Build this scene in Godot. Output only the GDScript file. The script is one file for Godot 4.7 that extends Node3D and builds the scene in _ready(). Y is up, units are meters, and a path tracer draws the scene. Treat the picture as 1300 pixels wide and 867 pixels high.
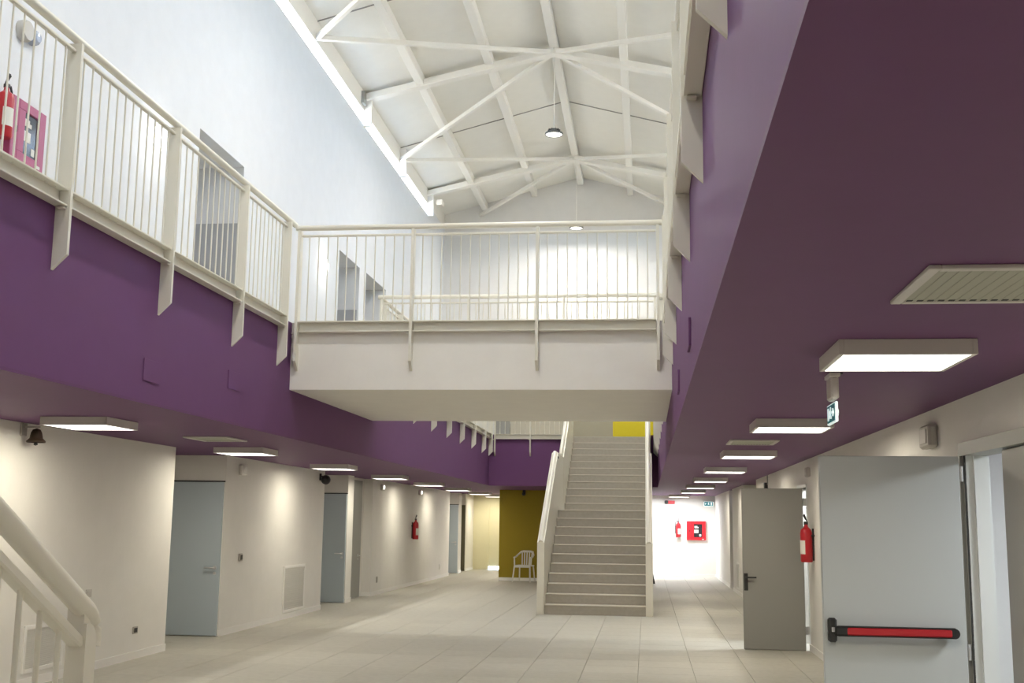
extends Node3D

# ---------- measures of the place (metres; the camera stands at x = 0, z = 0 and looks towards -z)
const XL := -5.8          # left wall
const XR := 2.1           # right wall
const FL := -3.82         # edge of the left gallery
const FR := 0.27          # edge of the right gallery
const CEIL := 2.455       # underside of the galleries
const UP := 3.7           # upper floor
const WTOP := 9.7         # top of the upper walls, sill of the clerestory
const EAVE := 9.99
const ZB := 4.0           # wall behind the camera
const ZE := -32.0         # gable end wall
const RX := -1.85         # ridge

var M := {}
var used := {}
var rng := RandomNumberGenerator.new()

# ---------- helpers
func numbered(called: String) -> String:
	if not used.has(called):
		used[called] = 0
		return called
	used[called] += 1
	return "%s_%03d" % [called, used[called]]

func mat(c: Color, rough := 0.6, metal := 0.0) -> StandardMaterial3D:
	var m := StandardMaterial3D.new()
	m.albedo_color = c.linear_to_srgb()
	m.roughness = rough
	m.metallic = metal
	return m

func tex(freq: float, seed_: int, lo: float, hi: float, normal := false, strength := 2.0) -> NoiseTexture2D:
	var t := NoiseTexture2D.new()
	t.width = 512
	t.height = 512
	t.seamless = true
	var n := FastNoiseLite.new()
	n.seed = seed_
	n.frequency = freq
	n.fractal_octaves = 4
	t.noise = n
	if normal:
		t.as_normal_map = true
		t.bump_strength = strength
	else:
		var g := Gradient.new()
		g.set_color(0, Color(lo, lo, lo))
		g.set_color(1, Color(hi, hi, hi))
		t.color_ramp = g
	return t

func plaster(c: Color, rough: float, bump: Texture2D, tone: Texture2D, scale := 0.6) -> StandardMaterial3D:
	var m := mat(c, rough)
	m.albedo_texture = tone
	m.normal_enabled = true
	m.normal_texture = bump
	m.normal_scale = 0.06
	m.uv1_triplanar = true
	m.uv1_world_triplanar = true
	m.uv1_scale = Vector3(scale, scale, scale)
	return m

func begin() -> SurfaceTool:
	var st := SurfaceTool.new()
	st.begin(Mesh.PRIMITIVE_TRIANGLES)
	st.set_smooth_group(-1)
	return st

func tri(st: SurfaceTool, a: Vector3, b: Vector3, c: Vector3, out: Vector3) -> void:
	if (c - a).cross(b - a).dot(out) < 0.0:
		var t := b
		b = c
		c = t
	st.add_vertex(a)
	st.add_vertex(b)
	st.add_vertex(c)

func quad(st: SurfaceTool, a: Vector3, b: Vector3, c: Vector3, d: Vector3, out: Vector3) -> void:
	tri(st, a, b, c, out)
	tri(st, a, c, d, out)

func bx(st: SurfaceTool, lo: Vector3, hi: Vector3) -> void:
	var a := Vector3(minf(lo.x, hi.x), minf(lo.y, hi.y), minf(lo.z, hi.z))
	var b := Vector3(maxf(lo.x, hi.x), maxf(lo.y, hi.y), maxf(lo.z, hi.z))
	quad(st, Vector3(a.x, a.y, a.z), Vector3(a.x, b.y, a.z), Vector3(a.x, b.y, b.z), Vector3(a.x, a.y, b.z), Vector3.LEFT)
	quad(st, Vector3(b.x, a.y, a.z), Vector3(b.x, b.y, a.z), Vector3(b.x, b.y, b.z), Vector3(b.x, a.y, b.z), Vector3.RIGHT)
	quad(st, Vector3(a.x, a.y, a.z), Vector3(b.x, a.y, a.z), Vector3(b.x, a.y, b.z), Vector3(a.x, a.y, b.z), Vector3.DOWN)
	quad(st, Vector3(a.x, b.y, a.z), Vector3(b.x, b.y, a.z), Vector3(b.x, b.y, b.z), Vector3(a.x, b.y, b.z), Vector3.UP)
	quad(st, Vector3(a.x, a.y, a.z), Vector3(b.x, a.y, a.z), Vector3(b.x, b.y, a.z), Vector3(a.x, b.y, a.z), Vector3.FORWARD)
	quad(st, Vector3(a.x, a.y, b.z), Vector3(b.x, a.y, b.z), Vector3(b.x, b.y, b.z), Vector3(a.x, b.y, b.z), Vector3.BACK)

# a box with chamfered edges, centred on c, turned by basis t
func cbox(st: SurfaceTool, c: Vector3, s: Vector3, ch := 0.004, t := Basis()) -> void:
	var h := s * 0.5
	ch = minf(ch, minf(h.x, minf(h.y, h.z)) * 0.49)
	var ax := [0, 1, 2]
	for i in ax:
		var j: int = (i + 1) % 3
		var k: int = (i + 2) % 3
		for si in [-1.0, 1.0]:
			var n := Vector3()
			n[i] = si
			var p := []
			for e in [[-1, -1], [1, -1], [1, 1], [-1, 1]]:
				var v := Vector3()
				v[i] = si * h[i]
				v[j] = e[0] * (h[j] - ch)
				v[k] = e[1] * (h[k] - ch)
				p.append(c + t * v)
			quad(st, p[0], p[1], p[2], p[3], t * n)
			# edges between face i and face j
			for sj in [-1.0, 1.0]:
				var q := []
				for sk in [-1.0, 1.0]:
					var v1 := Vector3()
					v1[i] = si * h[i]
					v1[j] = sj * (h[j] - ch)
					v1[k] = sk * (h[k] - ch)
					var v2 := Vector3()
					v2[i] = si * (h[i] - ch)
					v2[j] = sj * h[j]
					v2[k] = sk * (h[k] - ch)
					q.append([c + t * v1, c + t * v2])
				var m := Vector3()
				m[i] = si
				m[j] = sj
				quad(st, q[0][0], q[0][1], q[1][1], q[1][0], t * m)
	for sx in [-1.0, 1.0]:
		for sy in [-1.0, 1.0]:
			for sz in [-1.0, 1.0]:
				var g := Vector3(sx, sy, sz)
				tri(st, c + t * (g * Vector3(h.x, h.y - ch, h.z - ch)), c + t * (g * Vector3(h.x - ch, h.y, h.z - ch)), c + t * (g * Vector3(h.x - ch, h.y - ch, h.z)), t * g)

# a beam of rectangular section from a to b
func bar(st: SurfaceTool, a: Vector3, b: Vector3, w: float, h: float, ch := 0.0) -> void:
	var d := (b - a).normalized()
	var side := d.cross(Vector3.UP)
	if side.length() < 0.01:
		side = Vector3.RIGHT
	side = side.normalized()
	var up := side.cross(d).normalized()
	cbox(st, (a + b) * 0.5, Vector3(w, h, (b - a).length()), maxf(ch, 0.001), Basis(side, up, -d))

# a round tube through points
func tube(st: SurfaceTool, pts: Array, r: float, n := 12, caps := true) -> void:
	st.set_smooth_group(1)
	var rings := []
	for i in pts.size():
		var d: Vector3
		if i == 0:
			d = pts[1] - pts[0]
		elif i == pts.size() - 1:
			d = pts[i] - pts[i - 1]
		else:
			d = (pts[i + 1] - pts[i]).normalized() + (pts[i] - pts[i - 1]).normalized()
		d = d.normalized()
		var u := d.cross(Vector3(0.123, 0.9, 0.31)).normalized()
		var v := d.cross(u).normalized()
		var ring := []
		for k in n:
			var a := TAU * k / n
			ring.append(pts[i] + (u * cos(a) + v * sin(a)) * r)
		rings.append(ring)
	for i in rings.size() - 1:
		for k in n:
			var k2 := (k + 1) % n
			var mid: Vector3 = (rings[i][k] + rings[i][k2] + rings[i + 1][k] + rings[i + 1][k2]) * 0.25
			quad(st, rings[i][k], rings[i][k2], rings[i + 1][k2], rings[i + 1][k], mid - (pts[i] + pts[i + 1]) * 0.5)
	st.set_smooth_group(-1)
	if caps:
		for e in [0, rings.size() - 1]:
			var out: Vector3 = (pts[0] - pts[1]) if e == 0 else (pts[e] - pts[e - 1])
			for k in n:
				tri(st, pts[e], rings[e][k], rings[e][(k + 1) % n], out)

# a lathed shape: profile of (radius, height) about the y axis at c
func lathe(st: SurfaceTool, c: Vector3, prof: Array, n := 20, t := Basis()) -> void:
	for i in prof.size() - 1:
		st.set_smooth_group(1 if absf(prof[i].x - prof[i + 1].x) < 0.8 * absf(prof[i].y - prof[i + 1].y) else 2 + i)
		for k in n:
			var a := TAU * k / n
			var b := TAU * (k + 1) / n
			var p0: Vector2 = prof[i]
			var p1: Vector2 = prof[i + 1]
			var m := (a + b) * 0.5
			var dr := p1 - p0
			var out := Vector3(cos(m) * dr.y, -dr.x, sin(m) * dr.y)
			quad(st, c + t * Vector3(cos(a) * p0.x, p0.y, sin(a) * p0.x), c + t * Vector3(cos(b) * p0.x, p0.y, sin(b) * p0.x), c + t * Vector3(cos(b) * p1.x, p1.y, sin(b) * p1.x), c + t * Vector3(cos(a) * p1.x, p1.y, sin(a) * p1.x), t * out)
	st.set_smooth_group(-1)

# a flat polygon (in u, v) pulled out along w by depth
func prism(st: SurfaceTool, pts: Array, o: Vector3, u: Vector3, v: Vector3, w: Vector3) -> void:
	var poly := PackedVector2Array(pts)
	var idx := Geometry2D.triangulate_polygon(poly)
	for i in range(0, idx.size(), 3):
		var q := []
		for k in 3:
			q.append(o + u * poly[idx[i + k]].x + v * poly[idx[i + k]].y)
		tri(st, q[0], q[1], q[2], -w)
		tri(st, q[0] + w, q[1] + w, q[2] + w, w)
	var cw := Geometry2D.is_polygon_clockwise(poly)
	for i in poly.size():
		var a := poly[i]
		var b := poly[(i + 1) % poly.size()]
		var nn := Vector2(b.y - a.y, a.x - b.x) * (-1.0 if cw else 1.0)
		var pa := o + u * a.x + v * a.y
		var pb := o + u * b.x + v * b.y
		quad(st, pa, pb, pb + w, pa + w, u * nn.x + v * nn.y)

func fin(st: SurfaceTool) -> ArrayMesh:
	st.generate_normals()
	st.index()
	return st.commit()

func obj(called: String, mesh: Mesh, m: Material, parent: Node = null, at := Vector3.ZERO) -> MeshInstance3D:
	var o := MeshInstance3D.new()
	o.mesh = mesh
	o.material_override = m
	o.position = at
	o.cast_shadow = GeometryInstance3D.SHADOW_CASTING_SETTING_ON
	if parent == null:
		o.name = numbered(called)
		add_child(o)
	else:
		o.name = called
		parent.add_child(o, true)
	return o

func thing(called: String, label: String, category: String, at := Vector3.ZERO, turn := 0.0, group := "") -> Node3D:
	var o := Node3D.new()
	o.name = numbered(called)
	add_child(o)
	o.position = at
	o.rotation.y = turn
	return tag(o, label, category, group)

func tag(o: Node3D, label: String, category: String, group := "") -> Node3D:
	o.set_meta("label", label)
	o.set_meta("category", category)
	if group != "":
		o.set_meta("group", group)
	return o

func struct_node(called: String) -> Node3D:
	var o := Node3D.new()
	o.name = numbered(called)
	o.set_meta("kind", "structure")
	add_child(o)
	return o

func struct(called: String, mesh: Mesh, m: Material) -> MeshInstance3D:
	var o := obj(called, mesh, m)
	o.set_meta("kind", "structure")
	return o

func boxes(list: Array) -> ArrayMesh:
	var st := begin()
	for b in list:
		bx(st, b[0], b[1])
	return fin(st)

func one(c: Vector3, s: Vector3, ch := 0.004) -> ArrayMesh:
	var st := begin()
	cbox(st, c, s, ch)
	return fin(st)

func V(x: float, y: float, z: float) -> Vector3:
	return Vector3(x, y, z)

func area(called: String, parent: Node, at: Vector3, size: Vector2, energy: float, c: Color, turn: Vector3) -> void:
	var l := AreaLight3D.new()
	l.name = called
	l.area_size = size
	l.area_normalize_energy = true
	l.light_energy = energy
	l.light_color = c
	l.area_range = 60.0
	l.area_attenuation = 2.0
	l.shadow_enabled = true
	l.position = at
	l.rotation = turn
	parent.add_child(l, true)

# ---------- the scene
const LED_E := 2.05
const BAY_E := 17.5
const LED_C := Color(1.0, 0.96, 0.865)
const BAY_C := Color(1.0, 0.985, 0.95)

func _ready() -> void:
	rng.seed = 7
	var cam := Camera3D.new()
	cam.name = "camera"
	cam.fov = 33.18107
	cam.near = 0.05
	cam.far = 200.0
	cam.basis = Basis(Vector3.UP, 0.117557) * Basis(Vector3.RIGHT, 0.155634) * Basis(Vector3.BACK, 0.0132437)
	cam.position = Vector3(0, 1.6, 0)
	add_child(cam)
	cam.current = true
	var env := Environment.new()
	env.background_mode = Environment.BG_SKY
	var sky := Sky.new()
	var sm := ProceduralSkyMaterial.new()
	sm.sky_top_color = Color(0.70, 0.83, 1.0)
	sm.sky_horizon_color = Color(0.83, 0.92, 1.0)
	sm.ground_horizon_color = Color(0.80, 0.79, 0.75)
	sm.ground_bottom_color = Color(0.72, 0.70, 0.65)
	sky.sky_material = sm
	env.sky = sky
	env.background_energy_multiplier = 26.0
	env.tonemap_mode = Environment.TONE_MAPPER_LINEAR
	env.tonemap_exposure = 1.12
	env.sdfgi_enabled = true
	env.ssao_enabled = true
	env.ssil_enabled = true
	var we := WorldEnvironment.new()
	we.name = "environment"
	we.environment = env
	add_child(we)

	materials()
	shell()
	roof()
	stairs()
	railings()
	lamps()
	doors()
	fittings()
	chair()

func materials() -> void:
	var bump := tex(0.03, 3, 0, 1, true, 1.0)
	var tone := tex(0.008, 5, 0.985, 1.0)
	M.white = plaster(Color(0.80, 0.785, 0.745), 0.75, bump, tone)
	M.upper = plaster(Color(0.765, 0.775, 0.785), 0.8, bump, tone)
	M.upper.normal_scale = 0.02
	M.cream = plaster(Color(0.88, 0.85, 0.80), 0.75, bump, tone)
	M.beige = plaster(Color(0.36, 0.325, 0.24), 0.75, bump, tone)
	M.beige_light = plaster(Color(0.50, 0.46, 0.37), 0.75, bump, tone)
	M.purple = plaster(Color(0.168, 0.070, 0.182), 0.6, bump, tone)
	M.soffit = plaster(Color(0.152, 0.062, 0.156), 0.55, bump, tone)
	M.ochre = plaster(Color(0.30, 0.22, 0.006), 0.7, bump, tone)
	M.yellow = plaster(Color(0.62, 0.50, 0.01), 0.7, bump, tone)
	M.pale = plaster(Color(0.78, 0.74, 0.52), 0.75, bump, tone)  # yellow light bounced off the ochre wall is put into this colour
	M.gable = plaster(Color(0.80, 0.785, 0.76), 0.8, bump, tone)
	M.roof = plaster(Color(0.88, 0.86, 0.80), 0.8, bump, tone)
	M.beam = mat(Color(0.88, 0.86, 0.81), 0.6)
	M.seam = mat(Color(0.30, 0.285, 0.26), 0.8)
	M.steel = mat(Color(0.78, 0.75, 0.655), 0.38)
	M.skirt = mat(Color(0.84, 0.83, 0.80), 0.5)
	for q in [M.purple, M.soffit]:
		q.metallic_specular = 0.28
	var ft := tex(0.02, 11, 0.95, 1.0)
	M.tiles = []
	for k in 4:
		var f := 0.97 + 0.02 * k
		var t := plaster(Color(0.51 * f, 0.495 * f, 0.43 * f), 0.6, bump, ft, 0.9)
		t.normal_scale = 0.04
		M.tiles.append(t)
	M.grout = mat(Color(0.40, 0.385, 0.335), 0.8)
	M.step = plaster(Color(0.43, 0.395, 0.335), 0.6, bump, ft, 0.9)
	M.nosing = mat(Color(0.55, 0.51, 0.44), 0.55)
	M.led = mat(Color(0.9, 0.9, 0.88), 0.5)
	M.led.emission_enabled = true
	M.led.emission = Color(1.0, 0.985, 0.95)
	M.led.emission_energy_multiplier = 2.6
	M.case = mat(Color(0.60, 0.57, 0.54), 0.45)
	M.door = mat(Color(0.44, 0.51, 0.565), 0.42)
	M.door_upper = mat(Color(0.40, 0.405, 0.415), 0.45)
	M.door_grey = mat(Color(0.30, 0.295, 0.275), 0.42)
	M.door_light = mat(Color(0.52, 0.55, 0.555), 0.4)
	M.frame = mat(Color(0.33, 0.335, 0.31), 0.45)
	M.frame_white = mat(Color(0.74, 0.77, 0.77), 0.4)
	M.dark = mat(Color(0.02, 0.02, 0.021), 0.45)
	M.housing = mat(Color(0.11, 0.108, 0.10), 0.5)
	M.olive = mat(Color(0.10, 0.095, 0.055), 0.6)
	M.gap = mat(Color(0.05, 0.052, 0.05), 0.7)
	M.chrome = mat(Color(0.62, 0.63, 0.64), 0.35, 0.6)
	M.red = mat(Color(0.42, 0.012, 0.02), 0.3)
	M.bar_red = mat(Color(0.46, 0.022, 0.03), 0.35)
	M.cabinet_red = mat(Color(0.60, 0.018, 0.03), 0.35)
	M.cabinet_pink = mat(Color(0.38, 0.06, 0.16), 0.35)
	M.black_glass = mat(Color(0.03, 0.03, 0.035), 0.12)
	M.label = mat(Color(0.72, 0.70, 0.64), 0.6)
	M.brass = mat(Color(0.25, 0.17, 0.05), 0.4, 0.6)
	M.bell = mat(Color(0.045, 0.03, 0.018), 0.45)
	M.plastic = mat(Color(0.74, 0.72, 0.68), 0.4)
	M.grey_plastic = mat(Color(0.50, 0.48, 0.44), 0.5)
	M.socket = mat(Color(0.42, 0.40, 0.36), 0.5)
	M.vent = mat(Color(0.40, 0.40, 0.33), 0.6)
	M.grille = mat(Color(0.74, 0.725, 0.685), 0.6)
	M.chair = mat(Color(0.70, 0.68, 0.63), 0.4)
	M.teal = mat(Color(0.0, 0.20, 0.24), 0.4)
	M.teal.emission_enabled = true
	M.teal.emission = Color(0.0, 0.45, 0.50)
	M.teal.emission_energy_multiplier = 0.12
	M.sign_white = mat(Color(0.85, 0.88, 0.88), 0.4)
	M.sign_white.emission_enabled = true
	M.sign_white.emission = Color(0.9, 1.0, 1.0)
	M.sign_white.emission_energy_multiplier = 0.5
	M.glass = mat(Color(0.95, 0.98, 1.0), 0.02)
	M.glass.transparency = BaseMaterial3D.TRANSPARENCY_ALPHA
	M.glass.albedo_color.a = 0.06
	M.bulb = mat(Color(0.9, 0.9, 0.9), 0.4)
	M.bulb.emission_enabled = true
	M.bulb.emission = Color(1.0, 0.99, 0.96)
	M.bulb.emission_energy_multiplier = 2.0
	M.lens = mat(Color(0.45, 0.50, 0.62), 0.15)

func skirt(called: String, list: Array) -> void:
	struct(called, boxes(list), M.skirt)

func shell() -> void:
	# ---- floor: tiles with open joints, the nearer ones singly, the rest joined
	var fl := struct_node("floor")
	obj("screed", boxes([[V(XL - 1.2, -0.2, ZB), V(XR + 4.0, -0.012, -39.2)]]), M.grout, fl)
	var tile := one(V(0, -0.006, 0), V(0.596, 0.012, 0.596), 0.0015)
	var rest := begin()
	var z := ZB
	var row := 0
	while z > -39.0:
		var x := -6.95
		while x < XR + 0.2:
			var cx := x + 0.3 + 0.25
			var cz := z - 0.3
			if z < -10.3 and z > -19.2 and cx > XL - 0.9 and cx < XR + 0.2:
				obj("floor_tile", tile, M.tiles[rng.randi() % 4], fl, V(cx, 0, cz))
			else:
				cbox(rest, V(cx, -0.006, cz), V(0.596, 0.012, 0.596), 0.0015)
			x += 0.6
		z -= 0.6
		row += 1
	var rs := obj("far_tiles", fin(rest), M.tiles[1], fl)
	rs.set_meta("kind", "stuff")

	# ---- lower left wall with its door niches
	var t := 0.2
	var lw := []
	var seg := [[ZB, -13.69], [-15.45, -20.42], [-22.1, -22.55], [-24.15, -33.9], [-35.6, -36.15], [-37.0, -38.7]]
	for s in seg:
		lw.append([V(XL, 0, s[0]), V(XL - t, UP - 0.05, s[1])])
	# niches: near end, far end, depth
	for n in [[-13.69, -15.45, 0.98], [-20.42, -22.1, 0.98], [-22.55, -24.15, 0.19], [-33.9, -35.6, 0.98], [-36.15, -37.0, 0.19]]:
		var xb: float = XL - n[2]
		lw.append([V(xb, 0, n[0] + 0.001), V(xb - 0.1, UP - 0.05, n[1] - 0.001)])
		if n[2] > 0.5:
			lw.append([V(XL - 0.2, 0, n[0]), V(xb - 0.1, UP - 0.05, n[0] + 0.1)])
			lw.append([V(XL - 0.2, 0, n[1] - 0.1), V(xb - 0.1, UP - 0.05, n[1])])
	struct("wall_left", boxes(lw), M.white)
	var sk := []
	for s in seg:
		sk.append([V(XL, 0.0, s[0]), V(XL + 0.014, 0.085, s[1])])
		sk.append([V(XL + 0.014, 0.0, s[0]), V(XL - 0.19, 0.085, s[0] + 0.012)])
	skirt("baseboard_left", sk)
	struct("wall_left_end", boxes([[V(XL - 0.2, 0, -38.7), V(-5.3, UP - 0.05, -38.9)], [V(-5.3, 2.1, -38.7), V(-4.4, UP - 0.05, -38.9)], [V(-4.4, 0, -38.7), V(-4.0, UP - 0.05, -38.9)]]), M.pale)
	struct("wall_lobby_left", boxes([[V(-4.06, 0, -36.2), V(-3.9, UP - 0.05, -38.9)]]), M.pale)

	# ---- lower right wall: double door, single door, niche, narrow niche
	var rw := []
	rw.append([V(XR, 0, ZB), V(XR + 0.13, UP - 0.05, -6.2)])
	rw.append([V(XR, 2.1, -6.2), V(XR + 0.13, UP - 0.05, -7.95)])
	rw.append([V(XR, 0, -7.95), V(XR + 0.13, UP - 0.05, -15.6)])
	rw.append([V(XR, 2.1, -15.6), V(XR + 0.13, UP - 0.05, -16.5)])
	rw.append([V(XR, 0, -16.5), V(XR + 0.13, UP - 0.05, -22.65)])
	rw.append([V(XR + 1.0, 0, -22.65), V(XR + 1.13, UP - 0.05, -25.7)])
	rw.append([V(XR + 0.13, 0, -22.65), V(XR + 1.13, UP - 0.05, -22.55)])
	rw.append([V(XR, 0, -25.7), V(XR + 1.13, UP - 0.05, -25.83)])
	rw.append([V(XR, 0, -25.83), V(XR + 0.13, UP - 0.05, -28.95)])
	rw.append([V(XR + 0.2, 0, -28.9), V(XR + 0.3, UP - 0.05, -30.05)])
	rw.append([V(XR, 0, -30.0), V(XR + 0.3, UP - 0.05, -36.4)])
	struct("wall_right", boxes(rw), M.white)
	var sr := []
	for s in [[-7.95, -15.6], [-16.5, -22.65], [-25.83, -28.95], [-30.0, -36.2]]:
		sr.append([V(XR, 0, s[0]), V(XR - 0.014, 0.085, s[1])])
	sr.append([V(XR - 0.014, 0, -25.7), V(XR + 1.0, 0.085, -25.688)])
	skirt("baseboard_right", sr)
	struct("wall_lobby_end", boxes([[V(-4.06, 0, -36.2), V(XR + 0.3, UP - 0.05, -36.4)]]), M.white)
	skirt("baseboard_lobby", [[V(-4.0, 0, -36.2), V(XR, 0.085, -36.186)]])
	# the ochre wall behind the stairs
	struct("wall_ochre", boxes([[V(-4.03, 0, -31.7), V(0.0, UP - 0.05, -31.95)]]), M.ochre)
	skirt("baseboard_ochre", [[V(-4.03, 0, -31.7), V(0.0, 0.085, -31.688)]])
	# end behind the camera
	struct("wall_back", boxes([[V(XL - 0.4, 0, ZB), V(XR + 0.4, 12.0, ZB + 0.2)]]), M.white)
	# rooms behind the open doors on the right
	struct("wall_side_room", boxes([[V(XR + 0.13, 0, -9.0), V(XR + 3.5, 2.6, -9.15)], [V(XR + 0.13, 0, -4.0), V(XR + 3.5, 2.6, -3.85)], [V(XR + 3.4, 0, -4.0), V(XR + 3.55, 2.6, -9.0)], [V(XR + 0.13, 2.5, -3.85), V(XR + 3.55, 2.65, -9.15)]]), M.upper)
	struct("wall_side_room", boxes([[V(XR + 0.13, 0, -18.5), V(XR + 3.0, 2.6, -18.65)], [V(XR + 0.13, 0, -13.0), V(XR + 3.0, 2.6, -12.85)], [V(XR + 2.9, 0, -13.0), V(XR + 3.05, 2.6, -18.5)], [V(XR + 0.13, 2.5, -12.85), V(XR + 3.05, 2.65, -18.65)]]), M.upper)

	# ---- gallery slabs: core with the upper floor, soffit and fascia boards
	var core := []
	core.append([V(XL - 1.1, CEIL + 0.02, ZB), V(FL - 0.012, UP, ZE)])
	core.append([V(FR + 0.012, CEIL + 0.02, ZB), V(XR + 1.2, UP, ZE)])
	core.append([V(FL - 0.012, CEIL + 0.02, -27.912), V(-1.93, UP, ZE)])
	core.append([V(0.11, CEIL + 0.02, -27.912), V(FR + 0.012, UP, ZE)])
	core.append([V(-1.93, CEIL + 0.02, -28.42), V(0.11, UP, ZE)])
	core.append([V(XL - 1.1, CEIL + 0.02, ZE), V(XR + 0.4, UP, -39.0)])
	struct("floor_gallery", boxes(core), M.tiles[0])
	struct("ceiling_left", boxes([[V(XL - 1.1, CEIL, ZB), V(FL, CEIL + 0.02, -39.0)]]), M.soffit)
	struct("ceiling_right", boxes([[V(FR, CEIL, ZB), V(XR + 1.2, CEIL + 0.02, -36.3)]]), M.soffit)
	struct("ceiling_end", boxes([[V(FL, CEIL, -27.9), V(-1.93, CEIL + 0.02, -36.3)], [V(0.11, CEIL, -27.9), V(FR, CEIL + 0.02, -36.3)], [V(-1.93, CEIL, -28.42), V(0.11, CEIL + 0.02, -36.3)]]), M.soffit)
	struct("wall_gallery_left", boxes([[V(FL, CEIL + 0.02, ZB), V(FL - 0.012, UP, -27.9)]]), M.purple)
	struct("wall_gallery_right", boxes([[V(FR, CEIL + 0.02, ZB), V(FR + 0.012, UP, -27.9)]]), M.purple)
	struct("wall_gallery_end", boxes([[V(FL, CEIL + 0.02, -27.9), V(-1.93, UP, -27.912)], [V(0.11, CEIL + 0.02, -27.9), V(FR, UP, -27.912)]]), M.purple)
	# access hatches flush in the purple fascias
	for h in [[-8.46, 2.715], [-10.25, 2.86]]:
		var o := obj("access_hatch", one(V(0, 0, 0), V(0.006, 0.17, 0.3), 0.002), M.purple, null, V(FL + 0.003, h[1], h[0]))
		tag(o, "square purple hatch cover on the left fascia, " + ("closer to the bridge" if h[0] < -9.0 else "further from the bridge"), "hatch")
	for h in [[-7.0, 2.74], [-9.4, 2.74]]:
		var o := obj("access_hatch", one(V(0, 0, 0), V(0.016, 0.17, 0.3), 0.003), M.purple, null, V(FR - 0.007, h[1], h[0]))
		tag(o, "narrow purple hatch cover on the right fascia, " + ("the one closer to the bridge" if h[0] < -8.0 else "the one further from the bridge"), "hatch")

	# ---- the bridge
	struct("floor_bridge", boxes([[V(FL, 2.97, -11.93), V(FR, UP, -15.75)]]), M.cream)

	# ---- upper walls
	var ul := []
	var nn := [[-13.87, -15.55, 6.65], [-20.83, -22.4, 6.68], [-22.95, -24.8, 6.7]]
	var z0 := ZB
	for n in nn:
		ul.append([V(XL, UP, z0), V(XL - 0.25, WTOP, n[0])])
		ul.append([V(XL, n[2], n[0]), V(XL - 0.25, WTOP, n[1])])
		ul.append([V(XL - 1.0, UP, n[0] + 0.1), V(XL - 1.1, n[2] + 0.1, n[1] - 0.1)])
		ul.append([V(XL - 0.25, UP, n[0]), V(XL - 1.0, n[2], n[0] + 0.1)])
		ul.append([V(XL - 0.25, UP, n[1]), V(XL - 1.0, n[2], n[1] - 0.1)])
		ul.append([V(XL - 0.25, n[2], n[0] + 0.1), V(XL - 1.0, n[2] + 0.1, n[1] - 0.1)])
		z0 = n[1]
	ul.append([V(XL, UP, z0), V(XL - 0.25, WTOP, ZE)])
	struct("wall_left_upper", boxes(ul), M.upper)
	struct("wall_right_upper", boxes([[V(XR, UP, ZB), V(XR + 0.25, WTOP, ZE)]]), M.upper)
	# gable wall at the far end
	var g := begin()
	prism(g, [Vector2(XL - 0.4, UP), Vector2(XR + 0.4, UP), Vector2(XR + 0.4, 10.42), Vector2(RX, 11.5), Vector2(XL - 0.4, 10.42)], V(0, 0, ZE), Vector3.RIGHT, Vector3.UP, V(0, 0, -0.2))
	struct("wall_gable", fin(g), M.gable)
	# coloured wall panels at the head of the stairs
	struct("wall_stair_head", boxes([[V(-0.91, UP, ZE + 0.3), V(0.9, 6.4, ZE)]]), M.yellow)
	struct("wall_stair_head_beige", boxes([[V(-2.1, UP, ZE + 0.3), V(-0.912, 6.4, ZE)]]), M.beige)
	struct("wall_gallery_head", boxes([[V(-3.75, UP, ZE + 0.3), V(-2.102, 6.4, ZE)]]), M.beige_light)

func roofy(x: float) -> float:
	return 11.45 - 0.266 * absf(x - RX)

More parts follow.
